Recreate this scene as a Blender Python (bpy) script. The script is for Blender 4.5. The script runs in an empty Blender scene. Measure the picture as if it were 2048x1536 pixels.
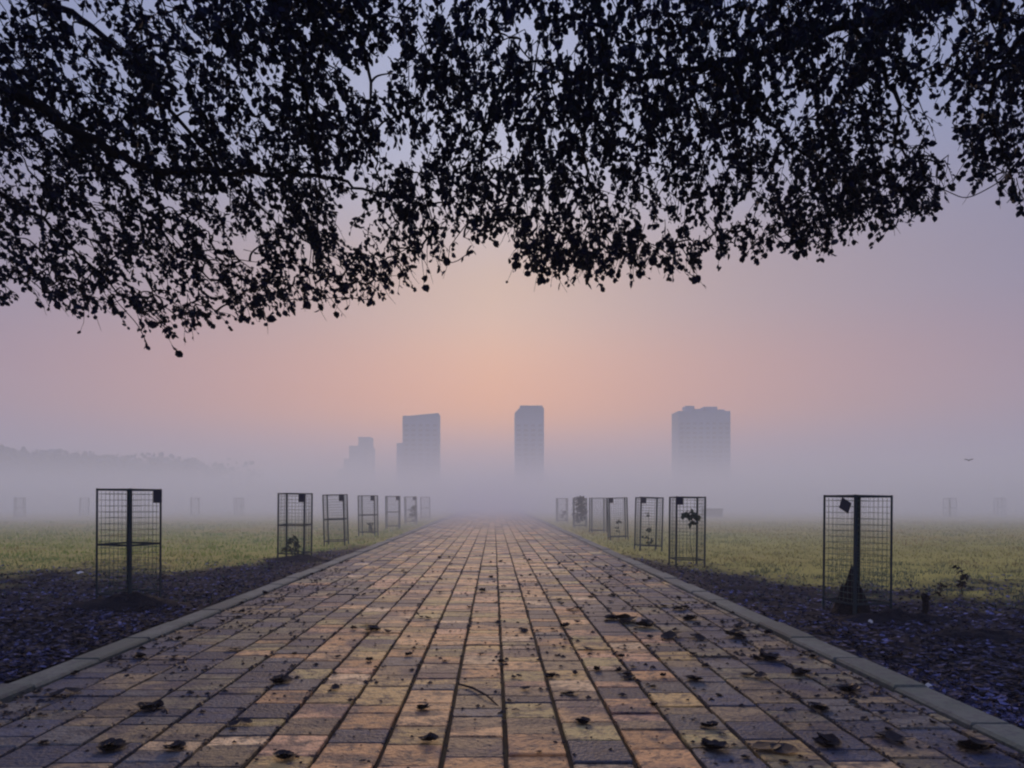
import bpy, math, random
from mathutils import Vector, Matrix, noise, Quaternion
random.seed(11)
R = random.random
U = random.uniform
sc = bpy.context.scene
COL = sc.collection
PI = math.pi
# ------------------------------------------------------------ camera
H, F, VX, VY = 1.45, 1480.0, 988.0, 998.0
cam = bpy.data.cameras.new('camera'); co = bpy.data.objects.new('camera', cam); COL.objects.link(co)
co.location = (0, 0, H); co.rotation_euler = (PI/2, 0, 0)
cam.sensor_width = 36; cam.lens = F/2048*36
cam.shift_x = (1024-VX)/2048; cam.shift_y = (VY-768)/2048
cam.clip_end = 6000; cam.clip_start = 0.05
sc.camera = co
def P(px, py, Y): return Vector(((px-VX)/F*Y, Y, H-(py-VY)/F*Y))
def G(px, py, z=0.0):                       # ground point seen at a pixel
    Y = F*(H-z)/(py-VY); return Vector(((px-VX)/F*Y, Y, z))
# ------------------------------------------------------------ mesh helper
class MB:
    def __init__(s): s.v = []; s.f = []; s.m = []; s.c = []
    def add(s, vs, fs, mi=0, col=None):
        b = len(s.v); s.v += [tuple(v) for v in vs]; s.f += [tuple(i+b for i in f) for f in fs]
        s.m += [mi]*len(fs); s.c += [col or (1, 1, 1)]*len(vs)
    def box(s, c, d, rz=0, mi=0, col=None, rot=None):
        M = rot or Matrix.Rotation(rz, 3, 'Z'); c = Vector(c); x, y, z = d[0]/2, d[1]/2, d[2]/2
        vs = [c+M@Vector((a*x, b*y, e*z)) for a in (-1, 1) for b in (-1, 1) for e in (-1, 1)]
        s.add(vs, [(0, 1, 3, 2), (4, 6, 7, 5), (0, 4, 5, 1), (2, 3, 7, 6), (0, 2, 6, 4), (1, 5, 7, 3)], mi, col)
    def tube(s, pts, rad, n=6, mi=0, col=None, cap=True):
        pts = [Vector(p) for p in pts]; k = len(pts); vs = []; fs = []
        up = Vector((0, 0, 1)); t0 = (pts[1]-pts[0]).normalized()
        if abs(t0.z) > .9: up = Vector((1, 0, 0))
        nx = t0.cross(up).normalized()
        for i, p in enumerate(pts):
            t = (pts[min(i+1, k-1)]-pts[max(i-1, 0)])
            t = t.normalized() if t.length > 1e-9 else t0
            nx = (nx-t*nx.dot(t)); nx = nx.normalized() if nx.length > 1e-6 else t.orthogonal().normalized()
            ny = t.cross(nx); r = rad[i] if isinstance(rad, (list, tuple)) else rad
            for j in range(n):
                a = 2*PI*j/n; vs.append(p+(nx*math.cos(a)+ny*math.sin(a))*r)
        for i in range(k-1):
            for j in range(n):
                a = i*n+j; b = i*n+(j+1) % n; fs.append((a, b, b+n, a+n))
        if cap:
            fs.append(tuple(range(n-1, -1, -1))); fs.append(tuple((k-1)*n+j for j in range(n)))
        s.add(vs, fs, mi, col)
    def build(s, name, mats, parent=None, smooth=False, loc=None):
        me = bpy.data.meshes.new(name); me.from_pydata(s.v, [], s.f); me.validate()
        for m in (mats if isinstance(mats, (list, tuple)) else [mats]): me.materials.append(m)
        if len(me.polygons) == len(s.m): me.polygons.foreach_set('material_index', s.m)
        if len(me.vertices) == len(s.c):
            a = me.color_attributes.new('Col', 'FLOAT_COLOR', 'POINT')
            a.data.foreach_set('color', [x for c in s.c for x in (c[0], c[1], c[2], 1.0)])
        if smooth: me.polygons.foreach_set('use_smooth', [True]*len(me.polygons))
        me.update()
        o = bpy.data.objects.new(name, me); COL.objects.link(o)
        if parent: o.parent = parent
        if loc is not None: o.location = loc
        return o
def tag(o, label=None, cat=None, group=None, kind=None):
    for k, v in (('label', label), ('category', cat), ('group', group), ('kind', kind)):
        if v: o[k] = v
    return o
def thing(name, loc, rz=0, sc_=1.0):
    o = bpy.data.objects.new(name, None); COL.objects.link(o)
    o.location = loc; o.rotation_euler = (0, 0, rz); o.scale = (sc_,)*3; o.empty_display_size = .2
    return o
def copy_tree(o, parent=None, skip=()):
    c = o.copy(); COL.objects.link(c); c.parent = parent
    for ch in list(o.children):
        if ch.name.split('.')[0] in skip: continue
        copy_tree(ch, c)
    return c
def nz(p, s=1.0, seed=0): return noise.noise(Vector((p[0]*s+seed*17.3, p[1]*s-seed*9.1, (p[2] if len(p) > 2 else 0)*s+seed)))
# ------------------------------------------------------------ materials
def mat(name, base, rough=.8, spec=.3, col_attr=0.0, n1=None, n2=None, bump=None, metallic=0, n3=None, col_last=False):
    """base colour * vertex colour, then stained by noise: n=(scale, colour, lo, hi, amount)"""
    m = bpy.data.materials.new(name); m.use_nodes = True; t = m.node_tree; N = t.nodes; L = t.links
    b = N['Principled BSDF']; b.inputs['Roughness'].default_value = rough; b.inputs['Metallic'].default_value = metallic
    b.inputs['Specular IOR Level'].default_value = spec
    tc = N.new('ShaderNodeTexCoord')
    rgb = N.new('ShaderNodeRGB'); rgb.outputs[0].default_value = (*base, 1); cur = rgb.outputs[0]
    if col_attr:
        a = N.new('ShaderNodeAttribute'); a.attribute_name = 'Col'
        mx = N.new('ShaderNodeMixRGB'); mx.blend_type = 'MULTIPLY'; mx.inputs[0].default_value = col_attr
        L.new(cur, mx.inputs[1]); L.new(a.outputs['Color'], mx.inputs[2]); cur = mx.outputs[0]
    for n in (n1, n3, n2):
        if not n: continue
        s, c, lo, hi, am = n[:5]
        no = N.new('ShaderNodeTexNoise'); no.inputs['Scale'].default_value = s; no.inputs['Detail'].default_value = 6
        no.inputs['Roughness'].default_value = .62
        if len(n) > 5:
            mp = N.new('ShaderNodeMapping'); mp.inputs['Scale'].default_value = n[5]; L.new(tc.outputs['Object'], mp.inputs[0]); L.new(mp.outputs[0], no.inputs['Vector'])
        else: L.new(tc.outputs['Object'], no.inputs['Vector'])
        mr = N.new('ShaderNodeMapRange'); mr.inputs[1].default_value = lo; mr.inputs[2].default_value = hi
        mr.inputs[4].default_value = am; L.new(no.outputs['Fac'], mr.inputs[0])
        mx = N.new('ShaderNodeMixRGB'); L.new(mr.outputs[0], mx.inputs[0]); L.new(cur, mx.inputs[1])
        mx.inputs[2].default_value = (*c, 1); cur = mx.outputs[0]
    if col_last:
        a = N.new('ShaderNodeAttribute'); a.attribute_name = 'Col'
        mx = N.new('ShaderNodeMixRGB'); mx.blend_type = 'MULTIPLY'; mx.inputs[0].default_value = 1
        L.new(cur, mx.inputs[1]); L.new(a.outputs['Color'], mx.inputs[2]); cur = mx.outputs[0]
    L.new(cur, b.inputs['Base Color'])
    if bump:
        no = N.new('ShaderNodeTexNoise'); no.inputs['Scale'].default_value = bump[0]; no.inputs['Detail'].default_value = 5
        L.new(tc.outputs['Object'], no.inputs['Vector'])
        bp = N.new('ShaderNodeBump'); bp.inputs['Strength'].default_value = bump[1]; bp.inputs['Distance'].default_value = bump[2]
        L.new(no.outputs['Fac'], bp.inputs['Height']); L.new(bp.outputs[0], b.inputs['Normal'])
    return m
M_tile = mat('paver_clay', (1, 1, 1), .72, .35, 1.0, (1.1, (.022, .028, .085), .52, .62, .85), (11, (.06, .055, .065), .48, .64, .9), (36, 1.0, .02), n3=(3.0, (.035, .037, .06), .52, .60, .72, (.55, 1.5, 1)))
M_bed = mat('joint_sand', (.02, .018, .022), .95, .1, 0, (9, (.04, .05, .03), .5, .7, .6))
M_kerb = mat('kerb_concrete', (.155, .175, .16), .85, .2, 1.0, (2.2, (.11, .14, .12), .42, .62, .85), (16, (.08, .08, .10), .46, .68, .7), (45, .5, .01))
M_ground = mat('field_earth', (.34, .35, .11), .95, .05, 0, (.35, (.24, .25, .08), .4, .65, .7), (7, (.17, .15, .07), .5, .7, .6), col_last=True)
M_soil = mat('dark_soil', (.010, .010, .018), .95, .1, 0, (14, (.03, .027, .04), .5, .72, .7), None, (30, .8, .03))
M_litter = mat('dead_leaves', (1, 1, 1), .75, .25, 1.0)
M_grass = mat('grass_blades', (1, 1, 1), .8, .15, 1.0)
M_leafd = mat('fallen_leaf_brown', (.016, .012, .018), .7, .3, 0, (9, (.05, .028, .018), .55, .7, .8))
M_leaf = mat('tree_leaf', (1, 1, 1), .75, .12, 1.0)
M_bark = mat('bark', (.012, .012, .024), .95, .1, 0, (12, (.02, .016, .016), .45, .65, .8), None, (14, .9, .05))
M_iron = mat('painted_iron', (.016, .038, .050), .55, .35, 0, (15, (.06, .035, .025), .55, .72, .8))
M_wire = mat('galvanised_wire', (.07, .13, .11), .5, .4, 0, (20, (.09, .06, .04), .5, .7, .7))
M_plate = mat('plate_blue', (.008, .012, .045), .5, .35, 0, (18, (.02, .02, .03), .5, .7, .6))
M_plant = mat('sapling_leaf', (.025, .05, .035), .7, .15, 0, (9, (.04, .05, .02), .5, .7, .7))
M_bld = mat('tower_concrete_hazed', (.36, .44, .56), .85, .2, 0, (.03, (.28, .34, .42), .4, .6, .7))  # lightened and blued: the fog's pallor is put into the concrete colour
M_win = mat('tower_glass_hazed', (.22, .27, .34), .35, .4)  # glass colour also paled and blued to look fogged
M_scrap = mat('pale_scrap', (.62, .62, .64), .8, .2, 0, (30, (.3, .3, .3), .5, .7, .6))
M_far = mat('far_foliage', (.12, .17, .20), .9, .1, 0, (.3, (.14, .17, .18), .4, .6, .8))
M_bird = mat('bird_feather', (.03, .03, .035), .8, .2)
# ------------------------------------------------------------ world: dawn sky
GLOW = Vector((-.03, 1.0, .13)).normalized()
w = bpy.data.worlds.new('World'); sc.world = w; w.use_nodes = True
t = w.node_tree; N = t.nodes; L = t.links; bg = N['Background']
def math_(op, a=None, b=None, c=None, clamp=False):
    n = N.new('ShaderNodeMath'); n.operation = op; n.use_clamp = clamp
    for i, x in enumerate((a, b, c)):
        if x is None: continue
        if isinstance(x, (int, float)): n.inputs[i].default_value = x
        else: L.new(x, n.inputs[i])
    return n.outputs[0]
tc = N.new('ShaderNodeTexCoord'); sep = N.new('ShaderNodeSeparateXYZ'); L.new(tc.outputs['Generated'], sep.inputs[0])
ramp = N.new('ShaderNodeValToRGB'); L.new(sep.outputs['Z'], ramp.inputs[0])
cr = ramp.color_ramp; cr.interpolation = 'EASE'
stops = [(0.0, (.32, .28, .40)), (.05, (.44, .30, .34)), (.12, (.70, .34, .18)), (.26, (.56, .41, .36)), (.45, (.45, .49, .68)), (.62, (.36, .42, .66)), (1.0, (.62, .74, 1.35))]
while len(cr.elements) < len(stops): cr.elements.new(.5)
for e, (p_, c_) in zip(cr.elements, stops): e.position = p_; e.color = (*c_, 1)
# side fall-off towards grey blue
ax = math_('ABSOLUTE', sep.outputs['X']); sidef = math_('MULTIPLY', math_('SMOOTH_MIN', ax, .9, .1), 1.15, clamp=True)
mxs = N.new('ShaderNodeMixRGB'); L.new(sidef, mxs.inputs[0]); L.new(ramp.outputs[0], mxs.inputs[1]); mxs.inputs[2].default_value = (.12, .17, .38, 1)
# glow of the sun behind the fog: wide and low
dn = N.new('ShaderNodeVectorMath'); dn.operation = 'SUBTRACT'; L.new(tc.outputs['Generated'], dn.inputs[0]); dn.inputs[1].default_value = GLOW
ds = N.new('ShaderNodeVectorMath'); ds.operation = 'MULTIPLY'; L.new(dn.outputs[0], ds.inputs[0]); ds.inputs[1].default_value = (2.0, 2.0, 9.0)
dl = N.new('ShaderNodeVectorMath'); dl.operation = 'DOT_PRODUCT'; L.new(ds.outputs[0], dl.inputs[0]); L.new(ds.outputs[0], dl.inputs[1])
g = math_('EXPONENT', math_('MULTIPLY', dl.outputs['Value'], -1.0))
mg = N.new('ShaderNodeMixRGB'); mg.blend_type = 'ADD'; L.new(g, mg.inputs[0]); L.new(mxs.outputs[0], mg.inputs[1]); mg.inputs[2].default_value = (.24, .05, -.14, 1)
ng = N.new('ShaderNodeTexNoise'); ng.inputs['Scale'].default_value = 2.5; L.new(tc.outputs['Generated'], ng.inputs['Vector'])
sky = N.new('ShaderNodeTexSky'); sky.sky_type = 'NISHITA'; sky.sun_disc = False
sky.sun_elevation = math.radians(15); sky.sun_rotation = 0.0; sky.dust_density = 4; sky.air_density = 1.2
sk = N.new('ShaderNodeMixRGB'); sk.blend_type = 'MULTIPLY'; sk.inputs[0].default_value = 1; L.new(sky.outputs[0], sk.inputs[1]); sk.inputs[2].default_value = (.12, .12, .12, 1)
ad = N.new('ShaderNodeMixRGB'); ad.inputs[0].default_value = .02; L.new(mg.outputs[0], ad.inputs[1]); L.new(sk.outputs[0], ad.inputs[2])
L.new(ad.outputs[0], bg.inputs[0]); bg.inputs[1].default_value = 1.0
sl = bpy.data.lights.new('sun', 'SUN'); so = bpy.data.objects.new('sun', sl); COL.objects.link(so)
sl.energy = 2.3; sl.angle = math.radians(16); sl.color = (1.0, .68, .42)
sd = Vector((-.03, 1, math.tan(math.radians(15)))); so.rotation_euler = sd.to_track_quat('Z', 'Y').to_euler()
# ------------------------------------------------------------ haze
hz = MB(); hz.box((0, 450, 99), (2400, 1500, 202)); 
mh = bpy.data.materials.new('haze'); mh.use_nodes = True; t = mh.node_tree; N = t.nodes; L = t.links; N.clear()
out = N.new('ShaderNodeOutputMaterial'); pv = N.new('ShaderNodeVolumePrincipled'); L.new(pv.outputs[0], out.inputs['Volume'])
pv.inputs['Color'].default_value = (.84, .90, 1.0, 1); pv.inputs['Anisotropy'].default_value = .25
pv.inputs['Density Attribute'].default_value = ''
ge = N.new('ShaderNodeNewGeometry'); sp = N.new('ShaderNodeSeparateXYZ'); L.new(ge.outputs['Position'], sp.inputs[0])
lay = math_('EXPONENT', math_('MULTIPLY', math_('MAXIMUM', sp.outputs['Z'], 0.0), -1/2.5))
lay2 = math_('EXPONENT', math_('MULTIPLY', math_('MAXIMUM', sp.outputs['Z'], 0.0), -1/13.0))
mr = N.new('ShaderNodeMapRange'); mr.interpolation_type = 'SMOOTHSTEP'; L.new(sp.outputs['Y'], mr.inputs[0])
mr.inputs[1].default_value = 8; mr.inputs[2].default_value = 60; mr.inputs[3].default_value = .03; mr.inputs[4].default_value = 1
den = math_('ADD', math_('MULTIPLY', math_('MULTIPLY', lay, mr.outputs[0]), .064), math_('ADD', math_('MULTIPLY', math_('MULTIPLY', lay2, mr.outputs[0]), .0044), .00035))
L.new(den, pv.inputs['Density'])
mh.cycles.homogeneous_volume = False
mh.cycles.volume_step_rate = 0.35
ho = hz.build('haze', mh); tag(ho, kind='stuff')
# ------------------------------------------------------------ ground
def gz(x, y):
    if -4.0 < x < 3.35: return -.13
    d = (-4.0-x) if x < 0 else (x-3.35)
    e = min(1, d/.5); far = 1 if y < 16 else max(.25, 1-(y-16)/20)
    z = -.05 + e*far*(.05*nz((x, y), .8, 1)+.035*nz((x, y), 2.7, 2)+.02*nz((x, y), 6, 3))
    if x > 0: z -= .05*e*far
    return z
def litter_w(x, y):                        # 1 where leaf litter and dug soil cover the ground, 0 on grass
    lim = (15.3 if x < 0 else 12.6) + 2.2*nz((x, y), .35, 5) + 2.0*nz((x, y), 1.1, 6) + 1.2*nz((x, y), 3.0, 7) + 9*max(0, min(1, 1.0-(abs(x+.4)-3.7)/2.6))
    return max(0, min(1, (lim-y)/4.2+.5))
xs = []; x = -30.0
def frange(a, b, s):
    o = []; 
    while a < b-1e-6: o.append(a); a += s
    return o
xs = [-1500, -700, -350, -180, -100, -60, -40] + frange(-30, -14, 1.0) + frange(-14, -4.05, .11) + [-4.05, -3.95] + [3.28, 3.38] + frange(3.45, 14, .11) + frange(14, 30, 1.0) + [30, 40, 60, 100, 180, 350, 700, 1500]
ys = [-280, -100, -40, -15, -6] + frange(0, 18, .13) + frange(18, 40, .6) + frange(40, 80, 4) + [80, 110, 160, 240, 350, 500, 700, 900, 1500]
gm = MB(); vs = []; cs = []
for y in ys:
    for x in xs:
        vs.append((x, y, gz(x, y)))
        k = litter_w(x, y); n_ = .5+.5*nz((x, y), .12, 8)
        gcol = (1.05+.25*n_, 1.0, .8+.1*n_)
        cs.append(tuple(gcol[i]*(1-k)+(.026, .033, .24)[i]*k for i in range(3)))
nx_ = len(xs); fs = [(j*nx_+i, j*nx_+i+1, (j+1)*nx_+i+1, (j+1)*nx_+i) for j in range(len(ys)-1) for i in range(nx_-1)]
gm.v = vs; gm.f = fs; gm.m = [0]*len(fs); gm.c = cs
tag(gm.build('ground', M_ground, smooth=True), kind='structure')
# ------------------------------------------------------------ path of clay pavers
XL, XR, T = -3.50, 3.02, .357
pb = MB(); pb.add([(XL, -3, -.03), (XR, -3, -.03), (XR, 120, -.03), (XL, 120, -.03), (XL, -3, -.2), (XR, -3, -.2), (XR, 120, -.2), (XL, 120, -.2)], [(0, 1, 2, 3), (4, 5, 1, 0), (7, 6, 5, 4)][:2])
o = pb.build('path', M_bed); tag(o, kind='structure')
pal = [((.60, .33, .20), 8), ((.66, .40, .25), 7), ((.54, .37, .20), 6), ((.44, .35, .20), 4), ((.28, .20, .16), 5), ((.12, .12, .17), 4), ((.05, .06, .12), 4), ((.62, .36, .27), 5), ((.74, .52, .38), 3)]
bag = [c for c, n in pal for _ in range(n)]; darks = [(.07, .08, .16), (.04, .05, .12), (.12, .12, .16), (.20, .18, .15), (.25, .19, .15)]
tm = MB(); x0 = .068 - T*10
cols = [x0+T*i for i in range(20)]
for ci, cx in enumerate(cols):
    a = max(cx, XL); b = min(cx+T, XR)
    if b-a < .06: continue
    y = -1.0+R()*T; L_ = T
    while y < 100:
        q_ = R(); ln = L_*(1 if q_ < .5 else .5 if q_ < .85 else U(.6, .95)); e = .0125+.006*R(); q = .006
        xa, xb, ya, yb = a+e*.9, b-e*.9, y+e*.38, y+ln-e*.38
        m_ = (a+b)/2
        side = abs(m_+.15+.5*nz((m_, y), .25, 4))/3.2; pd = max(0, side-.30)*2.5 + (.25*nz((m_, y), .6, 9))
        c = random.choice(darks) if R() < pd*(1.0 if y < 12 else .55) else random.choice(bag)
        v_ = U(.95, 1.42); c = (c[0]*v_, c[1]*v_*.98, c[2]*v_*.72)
        z = U(-.004, .004)-(.010 if R() < .06 else 0); tx, ty = U(-.006, .006), U(-.006, .006)
        def zz(X, Y): return z+(X-m_)*tx+(Y-y)*ty
        top = [(xa+q, ya+q), (xb-q, ya+q), (xb-q, yb-q), (xa+q, yb-q)]
        lo = [(xa, ya), (xb, ya), (xb, yb), (xa, yb)]
        if y < 26:
            jit = lambda: U(-.007, .007)
            vs = [(X+jit(), Y+jit(), zz(X, Y)) for X, Y in top]+[(X, Y, zz(X, Y)-.007) for X, Y in lo]+[(X, Y, -.04) for X, Y in lo]
            fs = [(0, 1, 2, 3)]+[(i+4, (i+1) % 4+4, (i+1) % 4, i) for i in range(4)]+[(i+8, (i+1) % 4+8, (i+1) % 4+4, i+4) for i in range(4)]
        else:
            vs = [(X, Y, zz(X, Y)) for X, Y in lo]+[(X, Y, -.04) for X, Y in lo]
            fs = [(0, 1, 2, 3)]+[(i+4, (i+1) % 4+4, (i+1) % 4, i) for i in range(4)]
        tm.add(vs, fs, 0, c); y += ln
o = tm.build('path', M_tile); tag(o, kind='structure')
# kerbs: cast lengths laid end to end
km = MB()
for s, xa, xb in ((-1, XL-.27, XL-.012), (1, XR+.012, XR+.275)):
    y = -2.0
    while y < 110:
        ln = .95+U(-.04, .04); j = U(-.011, .011); h = .032+U(-.011, .011); q = .018; v_ = U(.6, 1.15)
        lo = [(xa+j, y+.01), (xb+j, y+.01), (xb+j, y+ln-.01), (xa+j, y+ln-.01)]
        tp = [(xa+j+q, y+.018), (xb+j-q, y+.018), (xb+j-q, y+ln-.018), (xa+j+q, y+ln-.018)]
        km.add([(*p, h) for p in tp]+[(*p, h-.018) for p in lo]+[(*p, -.16) for p in lo],
               [(0, 1, 2, 3)]+[(i+4, (i+1) % 4+4, (i+1) % 4, i) for i in range(4)]+[(i+8, (i+1) % 4+8, (i+1) % 4+4, i+4) for i in range(4)], 0, (v_, v_, v_))
        y += ln
o = km.build('kerb', M_kerb); tag(o, kind='structure')
# ------------------------------------------------------------ leaf litter (uncountable)
def curled(mb, p, ln, wd, rot, curl, col, mi=0, pitch=0):
    """a curled dead leaf: 3x2 strip bent along its length"""
    M = Matrix.Rotation(rot, 3, 'Z') @ Matrix.Rotation(pitch, 3, 'X')
    vs = []
    for j, (wy, k) in enumerate(((-.5, .12), (-.22, .85), (.12, 1), (.38, .6), (.55, .06))):
        for sx in (-1, 0, 1):
            zc = curl*(abs(wy)*1.1)**2*ln*2.2 + (curl*.55*wd*k if sx else 0)
            vs.append(Vector(p)+M@Vector((sx*wd*.5*k, wy*ln, zc)))
    fs = []
    for j in range(4):
        for i in range(2):
            a = j*3+i; fs.append((a, a+1, a+4, a+3))
    mb.add(vs, fs, mi, col)
lit = MB()
lpal = [(.03, .03, .06), (.05, .045, .075), (.045, .034, .04), (.010, .010, .022), (.012, .012, .03), (.09, .078, .09), (.025, .026, .055), (.14, .13, .17), (.30, .28, .34)]
cnt = 0
while cnt < 20000:
    y = 2.6+20*R()**1.25; s = -1 if R() < .52 else 1
    x = (-(3.85+R()*(.72*y+.5-3.85)) if s < 0 else 3.32+R()*(.74*y+.5-3.32))
    if (s < 0 and x > -3.85) or (s > 0 and x < 3.32): continue
    if R() > litter_w(x, y)*1.1: continue
    cnt += 1
    z = gz(x, y)+U(.0, .014)
    cl = .55+.45*nz((x, y), 1.1, 12)
    c = random.choice(lpal); v_ = (.2+.8*cl); c = (c[0]*v_*.66, c[1]*v_*.76, c[2]*v_*1.45)
    curled(lit, (x, y, z), U(.04, .10), U(.03, .065), U(0, 6.3), U(-.2, .5), c, 0, U(-.25, .25))
tag(lit.build('leaf_litter', M_litter), 'dark carpet of dead leaves on both sides of the paving', 'leaf litter', kind='stuff')
# ------------------------------------------------------------ grass (uncountable)
gr = MB(); cnt = 0
def blade(x, y, z, h, wd, c):
    a = U(0, PI); l = U(-.5, .5)*h; m = U(-.5, .5)*h; dx, dy = math.cos(a)*wd, math.sin(a)*wd
    gr.add([(x-dx, y-dy, z), (x+dx, y+dy, z), (x+l*.5+dx*.7, y+m*.5+dy*.7, z+h*.6), (x+l, y+m, z+h)], [(0, 1, 2), (0, 2, 3)], 0, c)
while cnt < 52000:
    y = 10.5+40*R()**1.5; s = -1 if R() < .52 else 1
    x = -(4.0+R()*(.72*y-3)) if s < 0 else 3.5+R()*(.76*y-2.5)
    k = litter_w(x, y)
    if R() < k*.93: continue
    g1 = nz((x, y), .3, 20); g2 = nz((x, y), 1.2, 21)
    if R() > .7+1.1*g2+.3*nz((x, y), 3.1, 23): continue
    cnt += 1; near = max(.5, min(1.6, y/20))
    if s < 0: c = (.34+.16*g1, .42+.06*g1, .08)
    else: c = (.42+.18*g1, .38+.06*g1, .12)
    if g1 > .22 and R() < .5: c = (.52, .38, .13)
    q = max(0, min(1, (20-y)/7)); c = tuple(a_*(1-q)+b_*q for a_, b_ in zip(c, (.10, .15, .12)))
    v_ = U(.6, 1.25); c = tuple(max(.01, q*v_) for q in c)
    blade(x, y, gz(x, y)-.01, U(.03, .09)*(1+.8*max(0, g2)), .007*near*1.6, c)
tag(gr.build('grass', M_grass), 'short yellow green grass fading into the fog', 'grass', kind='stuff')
# ------------------------------------------------------------ tree guards
def make_guard(name_h=1.6, a=.68, mid=True):
    root = thing('tree_guard', (0, 0, 0))
    h = a/2; cs_ = [(-h, -h), (h, -h), (h, h), (-h, h)]
    for (x, y) in cs_:                      # posts of angle iron
        m = MB(); sx = -1 if x > 0 else 1; sy = -1 if y > 0 else 1
        m.box((x+sx*.016, y, name_h/2-.1), (.038, .007, name_h+.2)); m.box((x, y+sy*.0195, name_h/2-.1), (.007, .031, name_h+.2))
        m.build('post', M_iron, root)
    for i in range(4):
        (xa, ya), (xb, yb) = cs_[i], cs_[(i+1) % 4]
        mx_, my_ = (xa+xb)/2, (ya+yb)/2; ln = a-.05; ax = abs(xb-xa) > .1
        ix, iy = -mx_/h*.012 if not ax else 0, -my_/h*.012 if ax else 0
        for zc, tk in ((name_h-.018, .03), (.80, .028), (.10, .028)):
            if not mid and zc == .80: continue
            m = MB(); m.box((mx_+ix, my_+iy, zc), (ln, .008, tk) if ax else (.008, ln, tk)); m.build('rail', M_iron, root)
        m = MB(); n = 8; r = .0028
        for k in range(1, n):
            u = -.5+k/n
            px, py = (mx_+u*a, my_+iy*1.6) if ax else (mx_+ix*1.6, my_+u*a)
            m.tube([(px, py, .12), (px+U(-.01, .01), py, name_h*.55), (px, py, name_h-.04)], r, 4, cap=False)
        k = 0; z = .16
        while z < name_h-.06:
            dz = U(-.006, .006)
            if ax: m.tube([(mx_-ln/2, my_+iy*2.1, z), (mx_, my_+iy*2.1, z+dz), (mx_+ln/2, my_+iy*2.1, z)], r, 4, cap=False)
            else: m.tube([(mx_+ix*2.1, my_-ln/2, z), (mx_+ix*2.1, my_, z+dz), (mx_+ix*2.1, my_+ln/2, z)], r, 4, cap=False)
            z += .085
        m.build('wire_panel', M_wire, root)
    return root
def plate(root, loc, w_, h_, rz, tilt=0):
    m = MB(); m.box((0, 0, 0), (w_, .012, h_)); o = m.build('name_plate', M_plate, root)
    o.location = loc; o.rotation_euler = (0, tilt, rz); 
    b = o.modifiers.new('bevel', 'BEVEL'); b.width = .004
    return o
def plant(name, loc, h, rad, nl, seed, label, cat, leafsize=.07, spread=1.0, mati=None, stem_r=.008, group=None, low=.15, lean=0):
    random.seed(seed); root = thing(name, loc)
    st = MB(); ptsm = [Vector((lean*h*(i/5)**1.5+.03*math.sin(i*1.7+seed)*spread, .02*math.cos(i*2.1), h*i/5)) for i in range(6)]
    st.tube(ptsm, [stem_r*(1-.13*i) for i in range(6)], 6)
    fo = MB()
    nb = max(4, nl//9)
    for b in range(nb):
        tt = low+(1-low)*R(); i = min(4, int(tt*5)); p = ptsm[i].lerp(ptsm[i+1], tt*5-i)
        a = U(0, 6.3); ln = rad*U(.4, 1)*(1.1-.5*tt); e = p+Vector((math.cos(a)*ln, math.sin(a)*ln, ln*U(-.2, .7)))
        st.tube([p, p.lerp(e, .5)+Vector((0, 0, .03)), e], [stem_r*.5, stem_r*.4, stem_r*.2], 4)
        for q in range(9):
            c = p.lerp(e, U(.3, 1.1))+Vector((U(-1, 1), U(-1, 1), U(-1, 1)))*rad*.16
            addleaf(fo, c, leafsize*U(.6, 1.3), Vector((U(-1, 1), U(-1, 1), U(-1.2, .3))))
    st.build('stem', M_bark, root); fo.build('foliage', mati or M_plant, root)
    tag(root, label, cat, group)
    return root
def addleaf(mb, p, s, d, col=None, wr=.62):
    d = d.normalized() if d.length > 1e-6 else Vector((0, 0, -1))
    n = d.cross(Vector((U(-1, 1), U(-1, 1), U(-1, 1)))); 
    if n.length < 1e-5: n = d.orthogonal()
    n.normalize(); u = n.cross(d); wd = s*wr/2; cf = s*.12
    mb.add([p, p+d*s*.3+u*wd+n*cf, p+d*s*.7+u*wd*.85+n*cf, p+d*s, p+d*s*.7-u*wd*.85+n*cf, p+d*s*.3-u*wd+n*cf],
           [(0, 1, 2, 3), (0, 3, 4, 5)], 0, col)
g0 = make_guard(); g1 = make_guard(mid=False)
GG = 'wire tree guards lining the path'
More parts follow.
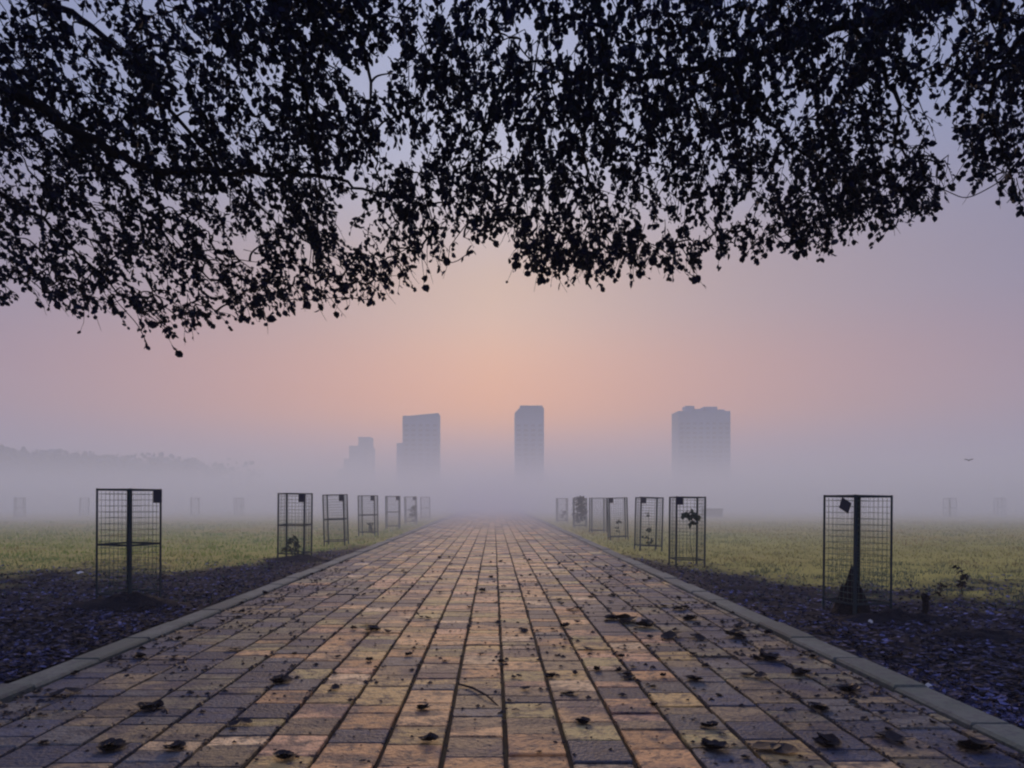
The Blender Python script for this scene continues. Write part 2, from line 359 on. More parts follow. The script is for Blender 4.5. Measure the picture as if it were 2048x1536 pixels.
# (px, Z, rot, scale, label, plate side)
guards = [
 (258, 10.7, -17, 1.0, 'green iron tree guard nearest the camera on the left, square dark plate at its corner', 'L1'),
 (590, 18.6, -2, 1.0, 'tree guard second from the front on the left of the path, small dark shrub inside', 'L2'),
 (673, 24.0, 1, 1.0, 'third tree guard along the left of the path, plate on its right post', 'L'),
 (737, 30.2, -3, 1.0, 'fourth tree guard from the front on the left side of the path', 'L'),
 (786, 37.0, 2, 1.0, 'fifth tree guard along the left of the path, faded by fog', 'L'),
 (822, 44.5, 0, 1.0, 'sixth tree guard on the left of the path, pale in fog', 'L'),
 (851, 54.0, 4, 1.0, 'farthest and faintest tree guard on the left of the path', ''),
 (1713, 10.1, 16, .965, 'nearest tree guard on the right of the path, dark soil cone inside and tilted plate', 'R1'),
 (1373, 17.2, 0, .965, 'second tree guard along the right of the path, leafy sapling inside', 'R'),
 (1296, 22.2, 3, .965, 'third tree guard along the right of the path, dark plate at its top left', 'R'),
 (1236, 27.5, -2, .965, 'fourth tree guard on the right side of the path', 'R'),
 (1196, 33.0, 2, .965, 'fifth tree guard on the right of the path, beyond the bushy one in fog', ''),
 (1160, 39.0, 0, .965, 'sixth tree guard on the right of the path, filled by a dense bush', ''),
 (1124, 48.0, 3, .965, 'farthest faint tree guard on the right of the path', ''),
 (1900, 61, 10, 1.0, 'faint tree guard far out in the right field', ''),
 (2000, 66, 30, 1.0, 'faintest tree guard at the right edge of the field', ''),
 (40, 60, 20, 1.0, 'faint tree guard at the far left edge of the field', ''),
 (168, 64, 35, 1.0, 'faint tree guard far behind the nearest left one', ''),
 (390, 66, 15, 1.0, 'faint tree guard far out in the left field, left one of a close pair', ''),
 (478, 67, 40, 1.0, 'faint tree guard far out in the left field, right one of a close pair', ''),
]
for i, (px, Z, rot, s, lab, pl) in enumerate(guards):
    g = g0 if i == 0 else g1 if i == 7 else copy_tree(g1 if 7 <= i < 14 else g0, skip=('name_plate',))
    x = (px-VX)/F*Z; g.location = (x, Z, gz(x, Z) if abs(x) > 3 else 0); g.rotation_euler = (U(-.022, .022), U(-.03, .03), math.radians(rot)); g.scale = (.88, .88, s) if i == 0 else (.88, .88, s) if i == 7 else (1, 1, s)
    if i < 14: g.location.z = .0 if i < 7 else -.04
    tag(g, lab, 'tree guard', GG)
    g['pl'] = pl
for g in [o for o in COL.objects if o.name.startswith('tree_guard') and o.type == 'EMPTY']:
    pl = g['pl']; del g['pl']
    if pl == 'L1': plate(g, (.352, .235, 1.49), .20, .19, PI/2)
    if pl in ('L2', 'L'): plate(g, (.27, -.355, 1.48), .17, .19, 0, 0)
    if pl == 'R1': plate(g, (-.352, -.14, 1.45), .21, .16, -PI/2, 0).rotation_euler = (0, .4, -PI/2)
    if pl == 'R': plate(g, (-.27, -.355, 1.49), .17, .18, 0, 0)
# plants inside the guards
def gx(px, Z): return (px-VX)/F*Z
plant('shrub', (gx(585, 18.6), 18.6, 0), .5, .28, 200, 3, 'low dark shrub inside the second guard on the left', 'shrub', .07)
plant('shrub', (gx(742, 30.2), 30.2, 0), .5, .2, 110, 5, 'tiny dark shrub inside the fourth guard on the left', 'shrub', .07)
plant('shrub', (gx(826, 44.5), 44.5, 0), 1.0, .4, 200, 6, 'misty shrub inside a far guard on the left', 'shrub', .11)
plant('sapling', (gx(1385, 17.2), 17.2, -.04), 1.2, .30, 54, 8, 'slim sapling with a few dark leaves in the second right guard', 'sapling', .13, low=.72, lean=-.1)
plant('sapling', (gx(1298, 22.2), 22.2, -.04), 1.0, .16, 60, 9, 'thin young sapling in the third right guard', 'sapling', .09)
plant('shrub', (gx(1160, 39), 39, -.04), 1.55, .42, 700, 10, 'dense upright bush filling a guard on the right', 'bush', .12)
plant('sapling', (gx(1238, 27.5), 27.5, -.04), .8, .16, 50, 12, 'short sapling in the fourth right guard', 'sapling', .08)
plant('shrub', (gx(1128, 48), 48, -.04), .7, .3, 120, 13, 'faint low shrub in the farthest right guard', 'shrub', .1)
plant('weed', (gx(1922, 11.6), 11.6, -.05), .42, .16, 60, 14, 'small ragged weed standing right of the nearest right guard', 'weed', .06, mati=M_leafd)
plant('weed', (gx(1882, 11.4), 11.4, -.05), .18, .12, 40, 15, 'tiny dark weed beside the short stump on the right', 'weed', .05, mati=M_leafd)
# soil heaps
def mound(loc, rx, ry, h, seed, label, cone=1.0, name='soil_mound'):
    m = MB(); n, k = 28, 12; vs = [(0, 0, h)]
    for j in range(1, k+1):
        r = j/k
        for i in range(n):
            a = 2*PI*i/n; p = (math.cos(a)*rx*r, math.sin(a)*ry*r)
            z = h*(1-r**cone)**1.15; z += (1-r*.7)*h*.45*nz((p[0]*9, p[1]*9, seed), 1.0/max(.6, rx), seed)+.03*nz((p[0], p[1]), 11, seed)
            if j == k: z = -.12
            vs.append((p[0]*(1+.18*nz((math.cos(a), math.sin(a)), 1.4, seed)), p[1]*(1+.18*nz((math.cos(a), math.sin(a)), 1.4, seed)), z))
    fs = [(0, 1+i, 1+(i+1) % n) for i in range(n)]
    for j in range(k-1):
        for i in range(n):
            a = 1+j*n+i; b = 1+j*n+(i+1) % n; fs.append((a, a+n, b+n, b))
    m.add(vs, fs); o = m.build(name, M_soil, smooth=True, loc=loc); tag(o, label, 'soil heap', 'dug soil heaps along the path')
    return o
mound((gx(265, 10.5), 10.35, -.05), .95, .5, .20, 1, 'low black soil heap round the foot of the nearest left guard')
mound((gx(600, 18.3), 18.2, -.05), 1.0, .6, .13, 2, 'dark soil heap at the foot of the second left guard')
mound((gx(1703, 10.1), 10.1, -.1), .27, .27, .66, 3, 'tall dark cone of soil inside the nearest right guard', .8)
mound((gx(1800, 9.5), 9.55, -.14), 1.15, .42, .15, 4, 'long low dark soil bank right of the nearest right guard')
mound((gx(1960, 8.2), 8.3, -.14), 1.2, .45, .14, 5, 'dark soil heap near the right edge of the picture')
mound((gx(1640, 9.0), 9.0, -.14), .6, .4, .09, 6, 'low dark soil heap just left of the nearest right guard')
mound((gx(420, 17.0), 13.0, -.06), .9, .5, .07, 7, 'flat dark soil heap between the two nearest left guards')
# stump
m = MB(); m.tube([(0, 0, -.1), (.01, 0, .1), (0, .01, .17), (.015, 0, .20)], [.045, .04, .05, .045], 9); m.tube([(0, 0, .08), (.07, 0, .15)], [.015, .01], 6)
o = m.build('tree_stump', M_bark, loc=(gx(1850, 9.9), 9.9, -.02)); tag(o, 'short dark stump sticking up right of the nearest right guard', 'stump')
# low barrier in the fog
m = MB(); m.box((0, 0, .3), (1.5, .5, .6)); m.box((0, 0, .64), (1.62, .6, .08)); o = m.build('stone_block', M_kerb, loc=(gx(1425, 60), 60, 0)); tag(o, 'low pale stone block far off, behind the second right guard', 'stone block')
# scraps
for px, py, lab in ((240, 1203, 'white paper scrap at the foot of the nearest left guard'), (398, 1217, 'small pale scrap on dark litter near the left kerb'), (160, 1146, 'grey scrap lying on grass at the far left'), (1856, 1372, 'crumpled pale scrap beside the right kerb'), (1740, 1232, 'pale scrap just below the nearest right guard'), (752, 1097, 'pale scrap by the third left guard')):
    Y = F*(H+.0)/(py-VY); m = MB(); s = .035 if py > 1150 else .09
    vs = [Vector((math.cos(a)*s*U(.6, 1.3), math.sin(a)*s*U(.5, 1), U(0, .03))) for a in [i*PI/4 for i in range(8)]]+[Vector((0, 0, .05))]
    m.add(vs, [(i, (i+1) % 8, 8) for i in range(8)]); o = m.build('paper_scrap', M_scrap); X = gx(px, Y)
    o.location = (X, Y, gz(X, Y)+.03); tag(o, lab, 'litter scrap')
# ------------------------------------------------------------ fallen leaves on the paving
big = [(857, 1483, 42, 'large dark clump of leaves low on the paving, just left of the middle'), (470, 1300, 34, 'dark crumpled leaf on the left paving above the bright bricks'),
 (480, 1450, 46, 'wide dark leaf clump on the bright bricks at lower left'), (1165, 1448, 34, 'dark leaf on the slate brick low in the middle'), (1250, 1243, 66, 'widest dark leaf heap on the right of the paving'),
 (1290, 1255, 44, None), (1225, 1240, 40, None), (1340, 1276, 60, None), (742, 1262, 36, None), (735, 1250, 30, None), (562, 1366, 46, 'long dark leaf on the left paving beside a tan brick'), (670, 1380, 30, None), (1052, 1380, 30, None), (1100, 1355, 28, None),
 (1255, 1356, 44, None), (1388, 1362, 38, 'star shaped dark leaf on the right paving'), (1176, 1300, 30, None), (1048, 1264, 30, None), (962, 1310, 26, None), (890, 1323, 22, None), (848, 1420, 34, None), (1140, 1388, 40, None),
 (1328, 1214, 28, None), (1358, 1220, 30, None), (1220, 1204, 24, None), (1150, 1220, 34, None), (735, 1162, 10, None), (1182, 1196, 14, None), (880, 1186, 16, None), (810, 1147, 12, None), (985, 1107, 8, None),
 (1095, 1150, 12, None), (1510, 1355, 50, None), (1600, 1350, 44, None), (1430, 1500, 60, None), (1550, 1500, 80, 'broad black leaf heap at the bottom right of the paving'), (1650, 1490, 60, None), (1700, 1385, 50, None), (570, 1518, 50, None), (225, 1500, 60, None), (1470, 1275, 50, None), (1395, 1278, 44, None),
 (1480, 1255, 40, None), (1540, 1320, 46, None), (1640, 1420, 44, None), (1780, 1480, 70, None), (1950, 1500, 70, None), (300, 1420, 50, None), (350, 1500, 46, None), (130, 1390, 60, None), (400, 1260, 30, None), (1265, 1335, 26, None), (660, 1190, 16, None), (1420, 1455, 36, None), (1380, 1240, 34, None)]
protos = []
for k in range(9):
    random.seed(100+k); m = MB()
    for q in range(1 if k < 3 else (2 if k < 5 else 4+k//2)):
        sp_ = 0 if k < 3 else .25
        curled(m, (U(-sp_, sp_), U(-sp_, sp_)*.8, .03+.03*q*.5), U(.5, .8), U(.5, .8), U(0, 6.3), U(.12, .5), None, 0, U(-.3, .3))
    m.tube([(0, .35, .03), (.08, .5, .12), (.1, .62, .16)], [.018, .012, .01], 4)
    me = m.build('fallen_leaf', M_leafd); protos.append(me.data); bpy.data.objects.remove(me)
random.seed(77)
def leafob(x, y, s, label, k=None, flat=1.0):
    o = bpy.data.objects.new('fallen_leaf', protos[random.randrange(9) if k is None else k]); COL.objects.link(o)
    o.location = (x, y, .004); o.rotation_euler = (U(-.1, .1), U(-.1, .1), U(0, 6.3)); o.scale = (s, s, s*flat)
    tag(o, label, 'fallen leaf', 'dead leaves fallen on the paving')
for px, py, wpx, lab in big:
    g = G(px, py); s = wpx/F*g.y*.95
    leafob(g.x, g.y, s, lab or 'dark curled dead leaf lying on the brick paving', random.randrange(3, 9) if lab or wpx > 30 else None, .75)
for i in range(240):
    y = 2.9+16*R()**1.05; x = U(XL-.1, XR+.1)
    if R() < .35: x = U(.6, XR+.1)
    elif R() < .3: x = random.choice((XL+abs(random.gauss(0, .25)), XR-abs(random.gauss(0, .25))))
    leafob(x, y, U(.035, .078)*(1 if y < 6 else 1.5), 'dark curled dead leaf lying on the brick paving', None, .7 if y < 6 else 1.1)
cm = MB()
for i in range(7000):
    y = 2.6+13*R()**1.2; x = U(XL, XR)
    if R() < .35: x = XL+abs(random.gauss(0, .5)) if R() < .5 else XR-abs(random.gauss(0, .6))
    elif R() < .4: x = x0+T*round((x-x0)/T)+random.gauss(0, .012)
    if nz((x, y), .9, 40) < U(-.5, .35): continue
    s_ = U(.006, .02)*(1.8 if y > 5 and R() < .5 else 1); a_ = U(0, 6.3); vs = [(x+math.cos(a_+k*1.57)*s_*U(.5, 1.2), y+math.sin(a_+k*1.57)*s_*U(.5, 1.2), .003+U(0, .005)) for k in range(4)]+[(x, y, .006+s_*.5)]
    cm.add(vs, [(0, 1, 4), (1, 2, 4), (2, 3, 4), (3, 0, 4)])
tag(cm.build('leaf_crumbs', M_leafd), 'scattered dark crumbs of leaf and soil on the paving', 'leaf crumbs', kind='stuff')
a = G(918, 1366, .02); b = G(1000, 1408, .02)
m = MB(); m.tube([Vector((0, 0, .012)), (b-a)*.35+Vector((.0, .06, .02)), (b-a)*.7+Vector((0, .03, .025)), (b-a)+Vector((0, 0, -.005))], [.007, .009, .007, .004], 6)
m.tube([(b-a)*.35+Vector((0, .06, .02)), (b-a)*.3+Vector((-.07, .14, .015))], [.005, .003], 5)
o = m.build('twig', M_bark, loc=(a.x, a.y, .0)); tag(o, 'thin bent twig lying across the middle bricks', 'twig')
# ------------------------------------------------------------ far buildings in fog
def tower(px0, px1, pyt, Z, dep, label, kind):
    x0, x1 = gx(px0, Z), gx(px1, Z); W_ = x1-x0; Ht = H+(VY-pyt)/F*Z; cx = (x0+x1)/2
    root = thing('tower_block', (cx, Z+dep/2, 0)); m = MB(); hw = W_/2
    wins = []
    if kind == 'a':
        m.add([(-hw, -dep/2, -1), (hw, -dep/2, -1), (hw, dep/2, -1), (-hw, dep/2, -1), (-hw, -dep/2, Ht-2.2), (hw, -dep/2, Ht), (hw, dep/2, Ht), (-hw, dep/2, Ht-2.2)],
              [(0, 1, 5, 4), (1, 2, 6, 5), (2, 3, 7, 6), (3, 0, 4, 7), (4, 5, 6, 7)]); m.build('wall', M_bld, root)
        m = MB(); m.box((-hw+1.2, 0, Ht-2.0), (2.0, dep*.6, 1.4)); m.build('roof_tank', M_bld, root)
        h2 = Ht*.66; m = MB(); m.box((-hw-2, -1, h2/2-.5), (4.2, dep*.8, h2+1)); m.build('annex', M_bld, root); zt = Ht-4
    elif kind == 'b':
        pr = [(-hw, Ht-4.6), (-hw+3.2, Ht-1.6), (-hw+3.4, Ht), (hw-1.0, Ht), (hw-.9, Ht-1.4), (hw, Ht-1.5)]
        ring = [(-hw, -1)]+pr+[(hw, -1)]; n = len(ring)
        m.add([(x, -dep/2, z) for x, z in ring]+[(x, dep/2, z) for x, z in ring], [tuple(range(n-1, -1, -1)), tuple(range(n, 2*n))]+[(i, (i+1) % n, (i+1) % n+n, i+n) for i in range(n)])
        m.build('wall', M_bld, root); zt = Ht-6
    elif kind == 'c':
        m.box((0, 0, (Ht-3.8)/2-.5), (W_, dep, Ht-3.8+1)); m.build('wall', M_bld, root)
        for xc, ww, hh in ((-hw+9.5, 6, 4.2), (hw-12.5, 9.5, 3.6), (-2, 9, 2.0), (hw-5, 5, 1.6)):
            m = MB(); m.box((xc, 0, Ht-3.8+hh/2), (ww, dep*.5, hh)); m.build('rooftop_room', M_bld, root)
        zt = Ht-6
    else:
        for xa, xb, hh in ((-hw, -3, .86), (-3, hw*.85, 1.0), (hw*.85, hw, .84), (-hw-7, -hw, .66), (-hw-15, -hw-7, .5)):
            m = MB(); m.box(((xa+xb)/2, 0, Ht*hh/2-.5), (xb-xa, dep, Ht*hh+1)); m.build('wall', M_bld, root)
        zt = 0
    if zt:
        nst = int((zt-6)/3.3); nw = max(3, int(W_/4.2)); m = MB()
        for k in range(nst):
            for i in range(nw):
                xx = -hw+(i+.5)*W_/nw; m.box((xx, -dep/2-.02, 5+k*3.3), (W_/nw*.55, .12, 1.5))
        m.build('window_rows', M_win, root)['kind'] = 'stuff'
        m = MB()
        for k in range(nst):
            m.box((0, -dep/2-.25, 3.75+k*3.3), (W_*.97, .5, .22))
        m.build('balcony_slabs', M_bld, root)['kind'] = 'stuff'
    tag(root, label, 'tower block', 'high-rise blocks rising out of the fog'); return root
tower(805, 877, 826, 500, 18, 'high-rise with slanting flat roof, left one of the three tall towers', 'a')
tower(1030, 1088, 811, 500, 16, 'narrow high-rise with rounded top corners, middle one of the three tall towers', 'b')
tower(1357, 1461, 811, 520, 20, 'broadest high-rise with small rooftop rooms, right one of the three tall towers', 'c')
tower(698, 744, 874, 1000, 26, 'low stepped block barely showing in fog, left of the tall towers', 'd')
# far wood
random.seed(5); fw = MB()
prof = [(-300, 900), (-120, 885), (0, 880), (30, 872), (80, 884), (110, 900), (150, 886), (180, 882), (210, 896), (250, 912), (285, 902), (300, 892), (340, 888), (370, 905), (430, 925), (470, 905), (500, 893), (540, 905), (600, 930), (650, 945)]
def pf(px):
    for (a, b), (c, d) in zip(prof, prof[1:]):
        if a <= px <= c: return b+(d-b)*(px-a)/(c-a)
    return 960
for i in range(15000):
    px = U(-300, 500); Z = U(400, 480); top = H+(VY-pf(px)-6*nz((px*.05, Z*.1), 1, 3))/F*430*.78
    h = top*(1-R()**1.6*.9)
    if h < 1 or R() < (px-120)/380: continue
    addleaf(fw, Vector((gx(px, 430), Z, h)), U(1.4, 3.4), Vector((U(-1, 1), U(-1, 1), U(-1, 1))), wr=.9)
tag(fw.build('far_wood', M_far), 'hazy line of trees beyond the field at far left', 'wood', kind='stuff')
# bird
b0 = P(1938, 921, 42); m = MB(); bp = [Vector((-.13, 0, 0)), Vector((-.07, 0, .0)), Vector((0, 0, .01)), Vector((.07, 0, .02)), Vector((.11, 0, .035)), Vector((.15, 0, .03))]
m.tube(bp, [.008, .03, .042, .03, .024, .006], 8)
for s in (-1, 1):
    m.add([(-.04, 0, .03), (.05, 0, .03), (.03, s*.14, .10), (-.04, s*.26, .06), (-.07, s*.13, .07), (-.04, 0, .02), (.05, 0, .02), (.03, s*.14, .09), (-.04, s*.26, .055), (-.07, s*.13, .06)], [(0, 1, 2, 3, 4), (9, 8, 7, 6, 5), (0, 5, 6, 1), (1, 6, 7, 2), (2, 7, 8, 3), (3, 8, 9, 4), (4, 9, 5, 0)])
o = m.build('bird', M_bird, smooth=True, loc=b0); o.rotation_euler = (0, 0, .6); tag(o, 'tiny dark bird flying in fog above the right field', 'bird')
# ------------------------------------------------------------ the two overhanging trees
outline = [(-400, 590), (0, 590), (60, 595), (130, 615), (200, 625), (250, 645), (350, 655), (480, 630), (560, 602), (640, 595), (740, 590), (800, 548), (870, 515), (930, 495), (965, 455), (1010, 470), (1050, 525), (1150, 535), (1250, 538), (1390, 535), (1420, 510), (1500, 495), (1650, 490), (1700, 450), (1780, 440), (1880, 400), (1900, 320), (1950, 350), (2048, 400), (2500, 430)]
def ol(px):
    for (a, b), (c, d) in zip(outline, outline[1:]):
        if a <= px <= c: return b+(d-b)*(px-a)/(c-a)
    return 590 if px < 0 else 430
def proj(p): return VX+p.x/p.y*F, VY-(p.z-H)/p.y*F
limbsL = [
 ([Vector((-7.6, 3.2, 3.4)), P(-260, 60, 7.2), P(0, 170, 7.6), P(150, 262, 7.8), P(300, 335, 8.1), P(480, 345, 8.4), P(650, 352, 8.8), P(780, 400, 9.2)], .13),
 ([P(150, 262, 7.8), P(240, 360, 8.0), P(330, 470, 8.4), P(420, 560, 9.0)], .05),
 ([Vector((-7.6, 3.2, 3.6)), P(-150, -80, 6.8), P(60, -10, 7.2), P(230, 90, 7.6), P(360, 240, 7.9), P(500, 400, 8.3), P(640, 500, 8.8)], .08),
 ([P(-260, 60, 7.2), P(-100, 300, 8), P(60, 420, 8.4), P(190, 540, 9.0), P(290, 630, 9.6)], .06),
 ([Vector((-7.6, 3.2, 3.8)), P(100, -250, 6.2), P(420, -90, 6.8), P(590, 60, 7.4), P(620, 250, 7.9), P(640, 420, 8.5)], .09),
 ([P(300, 335, 8.1), P(322, 420, 8.3), P(320, 480, 8.5)], .035),
 ([P(420, -90, 6.8), P(700, -40, 7.2), P(735, 120, 7.6), P(745, 300, 8.2), P(790, 440, 8.8)], .05),
 ([Vector((-7.6, 3.2, 3.6)), Vector((-4.5, 1.5, 5.6)), Vector((-1.5, .5, 6.4))], .1), ([Vector((-7.6, 3.2, 3.4)), Vector((-6, -1, 5.4)), Vector((-3, -3.5, 6.2))], .09)]
limbsR = [
 ([Vector((8.0, 3.2, 3.3)), P(2250, -60, 6.8), P(1960, -20, 7.2), P(1700, 50, 7.6), P(1450, 130, 7.9), P(1200, 150, 8.1), P(1020, 110, 8.2)], .13),
 ([P(1450, 130, 7.9), P(1540, 250, 8.2), P(1640, 330, 8.6), P(1760, 400, 9.0)], .05),
 ([P(1200, 150, 8.1), P(1170, 300, 8.4), P(1200, 430, 8.8), P(1240, 510, 9.3)], .045),
 ([P(1700, 50, 7.6), P(1790, 190, 7.9), P(1800, 300, 8.1), P(1880, 330, 8.3)], .05),
 ([P(2250, -60, 6.8), P(2060, 60, 7.2), P(1980, 190, 7.6), P(2015, 330, 7.9)], .045),
 ([P(1020, 110, 8.2), P(975, 250, 8.5), P(965, 360, 8.8), P(990, 440, 9.2)], .045),
 ([P(1960, -20, 7.2), P(1500, -120, 7.0), P(1000, -100, 7.2), P(930, 40, 7.6), P(935, 200, 8.1)], .07),
 ([P(1500, -120, 7.0), P(1380, 60, 7.5), P(1400, 250, 8.0), P(1400, 400, 8.6)], .05),
 ([Vector((8.0, 3.2, 3.6)), Vector((4.5, 1.5, 5.6)), Vector((1.5, .2, 6.3))], .1), ([Vector((8.0, 3.2, 3.4)), Vector((6, -1, 5.4)), Vector((3, -3.5, 6.2))], .09)]
def catmull(pts, n=6):
    o = []
    q = [pts[0]*2-pts[1]]+pts+[pts[-1]*2-pts[-2]]
    for i in range(len(pts)-1):
        a, b, c, d = q[i:i+4]
        for k in range(n):
            t = k/n; o.append(.5*((2*b)+(c-a)*t+(2*a-5*b+4*c-d)*t*t+(3*b-a-3*c+d)*t**3))
    o.append(pts[-1]); return o
# denser boughs seen in the crown: px, py, depth, radius px, weight
boughs = [(620, 280, 8.0, 120, 1.0), (1180, 150, 8, 150, 1.0), (1330, 180, 8, 120, .9), (1780, 340, 8.2, 130, 1.4), (1650, 330, 8.6, 90, 1.0), (1850, 310, 8.3, 60, 1.2), (280, 150, 7.6, 90, .8), (120, 260, 7.8, 100, .8), (640, 60, 7.5, 110, 1.0), (880, 180, 8, 90, .9), (820, 400, 9, 70, .8), (450, 60, 7.4, 100, .6), (520, 560, 9, 90, .8), (1150, 480, 9.2, 110, .8), (1240, 520, 9.4, 60, .6), (1480, 150, 7.8, 100, .7), (960, 330, 8.4, 70, .6), (400, 340, 8.2, 100, .9), (1560, 60, 7.4, 90, .7), (1990, 200, 7.6, 60, .7), (1960, 90, 7.5, 60, .6), (130, 560, 9.2, 80, .6), (1100, 380, 8.7, 60, .6), (30, 120, 7.4, 80, .8), (1720, 130, 7.6, 80, .5)]
holes = [(1845, 215, 75, 1.0), (740, 120, 55, .75), (950, 470, 50, .9), (770, 300, 40, .5), (700, 390, 55, .75), (440, 470, 60, .55), (330, 430, 45, .5), (1930, 380, 60, .9), (1120, 60, 45, .5), (1050, 250, 40, .4), (180, 60, 60, .5), (60, 200, 40, .4), (600, 480, 60, .4), (880, 470, 60, .5), (1290, 400, 50, .4), (1500, 420, 60, .35), (500, 200, 50, .4), (1000, 50, 50, .4), (20, 440, 60, .4), (270, 560, 60, .4), (1900, 30, 60, .4), (1420, 60, 40, .4), (1600, 230, 40, .4), (2030, 330, 40, .7)]
def field(px, py):
    f = .56+.34*noise.noise(Vector((px/110, py/110, 3.1)))+.85*noise.noise(Vector((px/34, py/48, 7.7)))
    for bx, by, _, r, w_ in boughs: f += w_*.38*math.exp(-((px-bx)**2+(py-by)**2)/(r*r))
    for bx, by, r, w_ in holes: f -= w_*1.05*math.exp(-((px-bx)**2+(py-by)**2)/(r*r))
    f += .22*max(0, min(1, (py-330)/120)) - .08*max(0, (200-py)/300)
    return f
def twigdir(px):
    if px < 800: base = Vector((.75-.0006*max(0, px), .25, -.62))
    elif px < 1300: base = Vector((.05, .2, -1))
    else: base = Vector((.25, .2, -.85))
    return (base+Vector((U(-1, 1), U(-1, 1), U(-1, 1)))*.75).normalized()
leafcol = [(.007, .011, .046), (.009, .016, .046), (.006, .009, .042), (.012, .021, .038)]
crowns = {0: (MB(), MB()), 1: (MB(), MB())}          # leaves, twigs
def twig(p, side, nl, ln, ls):
    lf, tw = crowns[side]; px = proj(p)[0] if p.y > 1 else 900
    d = twigdir(px); pts = [p]
    for k in range(3):
        d = (d+Vector((U(-.3, .3), U(-.3, .3), U(-.35, .1)))).normalized(); pts.append(pts[-1]+d*ln/3)
    tw.tube(pts, [.006, .0045, .0035, .002], 3, cap=False)
    for q in range(nl):
        t = U(.1, 1.02)*3; i = min(2, int(t)); c = pts[i].lerp(pts[i+1], t-i)
        dd = (d+Vector((U(-1, 1), U(-1, 1), U(-1, .6)))*1.1)
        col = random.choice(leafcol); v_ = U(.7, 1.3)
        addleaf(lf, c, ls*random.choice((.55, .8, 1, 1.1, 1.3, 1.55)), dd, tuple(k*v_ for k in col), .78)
    return pts
random.seed(21); heads = {0: [], 1: []}; ntw = 0; tries = 0
while ntw < 7500 and tries < 200000:
    tries += 1
    px = U(-150, 2200); py = U(-130, 640)
    lim = ol(px)
    if py > lim-14 or (py > lim-55 and R() < .2): continue
    f = field(px, py)
    if R() > f: continue
    base = 9.3-3.1*(600-py)/700; Y = base+abs(random.gauss(0, .9)); p = P(px, py, Y)
    side = 0 if px < 885+40*math.sin(py*.02) else 1
    ntw += 1; twig(p, side, random.choice((5, 6, 8, 9, 10)), U(.2, .38), .057)
    if ntw % 9 == 0: heads[side].append(p)
# fringe: long bare hanging twigs with a few leaves at their tips
for k in range(130):
    px = U(0, 2048); lim = ol(px); p = P(px, lim-U(10, 50), U(8.8, 10)); side = 0 if px < 885 else 1
    twig(p, side, random.choice((1, 2, 2, 3)), U(.22, .5), .085); heads[side].append(p)
for pts_ in ([(200, 560), (240, 610), (275, 650), (295, 690)], [(250, 590), (310, 640), (350, 668)], [(560, 598), (620, 600), (680, 595), (745, 600)], [(470, 620), (495, 636)], [(1880, 375), (1900, 385), (1935, 395), (1985, 372), (2015, 350)], [(1500, 480), (1508, 505), (1512, 522)], [(1350, 520), (1380, 548), (1395, 556)], [(1640, 470), (1660, 500)], [(860, 510), (905, 525), (945, 500)], [(1050, 500), (1070, 540), (1082, 556)], [(1220, 510), (1228, 555)], [(2020, 340), (2038, 400), (2044, 420)]):
    pp = [P(x_, y_, 9.4 if x_ < 1800 else 8.2) for x_, y_ in pts_]; side = 0 if pts_[0][0] < 885 else 1
    crowns[side][1].tube(catmull(pp, 4), .006, 4, cap=False); heads[side].append(pp[0])
    for q in range(5):
        c = pp[-1].lerp(pp[-2], R()*.6) if q > 1 else pp[-1]; addleaf(crowns[side][0], c, U(.07, .1), Vector((U(-1, 1), U(-1, 1), -1)), leafcol[0], .75)
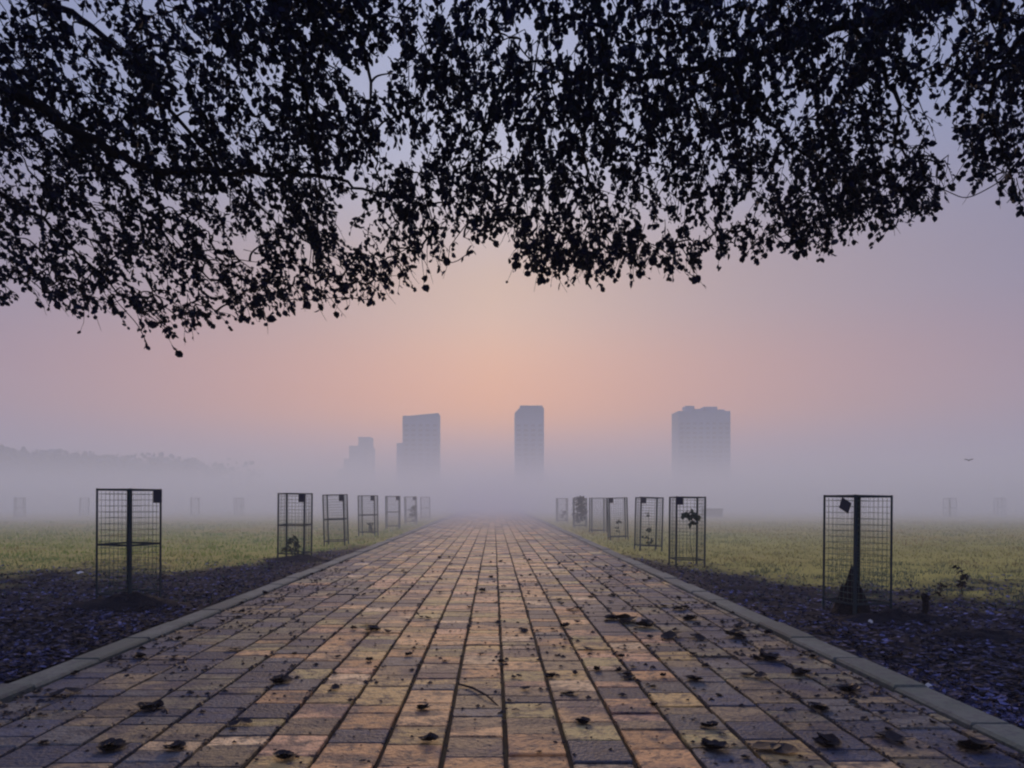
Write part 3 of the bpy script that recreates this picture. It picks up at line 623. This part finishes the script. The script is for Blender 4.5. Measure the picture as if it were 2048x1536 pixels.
# overhead and behind the camera: shades the near ground
for k in range(1300):
    x = U(-9, 9); y = U(-6, 6.0); z = U(5.2, 7.2)+.04*y
    if y > 1 and (z-H)/y*F < VY+150 and abs(x) < .8*y: continue
    side = 0 if x < -.3 else 1
    twig(Vector((x, y, z)), side, 7, .5, .15)
for side, limbs, base, lab in ((0, limbsL, Vector((-7.9, 2.9, 0)), 'tree hanging over the left of the path, its boughs sweeping down to the right'), (1, limbsR, Vector((8.3, 2.9, 0)), 'tree hanging over the middle and right of the path, its twigs drooping straight down')):
    random.seed(31+side); s = -1 if side == 0 else 1
    root = thing('spreading_tree', base)
    tk = MB(); sgn = -s
    tk.tube([Vector((0, 0, -.3)), Vector((0, 0, .25)), Vector((sgn*.05, .05, 1.2)), Vector((sgn*.12, .1, 2.3)), Vector((sgn*.25, .25, 3.3)), Vector((sgn*.35, .35, 4.2))], [.62, .42, .34, .31, .29, .16], 14)
    tk.build('trunk', M_bark, root, smooth=True)
    nodes = []; tw = crowns[side][1]
    for pts, r in limbs:
        cp = catmull(pts, 7); n = len(cp)
        cp = [c+Vector((U(-1, 1), U(-1, 1), U(-1, 1)))*.035 if 0 < i < n-1 else c for i, c in enumerate(cp)]
        tw_ = MB(); rad = [max(.010, .62*r*(1-.85*i/(n-1))) for i in range(n)]
        tw_.tube([c-base for c in cp], rad, 7); tw_.build('limb', M_bark, root, smooth=True)
        nodes += cp
    cand = list(nodes)
    for p in sorted(heads[side], key=lambda q: min((q-c).length for c in nodes)):
        c = min(cand, key=lambda q: (q-p).length+(0.25 if q.y > p.y+.2 else 0)+(.5 if q.z < p.z-.3 else 0))
        if (c-p).length < .15: continue
        mid = c.lerp(p, .5)+Vector((U(-.1, .1), U(-.1, .1), .06+.08*(c-p).length)); q3 = c.lerp(p, .25)+Vector((U(-.05, .05), 0, .05))
        path = catmull([c, q3, mid, p], 3); k = len(path)
        tw.tube(path, [.016-.011*i/(k-1) for i in range(k)], 4, cap=False); cand += path[3::3]
    lf, _ = crowns[side]
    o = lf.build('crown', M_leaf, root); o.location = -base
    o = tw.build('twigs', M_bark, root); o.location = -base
    tag(root, lab, 'tree')
# ------------------------------------------------------------ render settings
sc.view_settings.view_transform = 'Standard'; sc.view_settings.look = 'None'; sc.view_settings.exposure = -0.12; sc.view_settings.gamma = 1
sc.render.film_transparent = False
cy = sc.cycles; cy.max_bounces = 6; cy.diffuse_bounces = 2; cy.glossy_bounces = 2; cy.volume_bounces = 4; cy.transmission_bounces = 1
cy.volume_max_steps = 256; cy.pixel_filter_type = 'BLACKMAN_HARRIS'; cy.filter_width = 2.2
cy.use_denoising = True
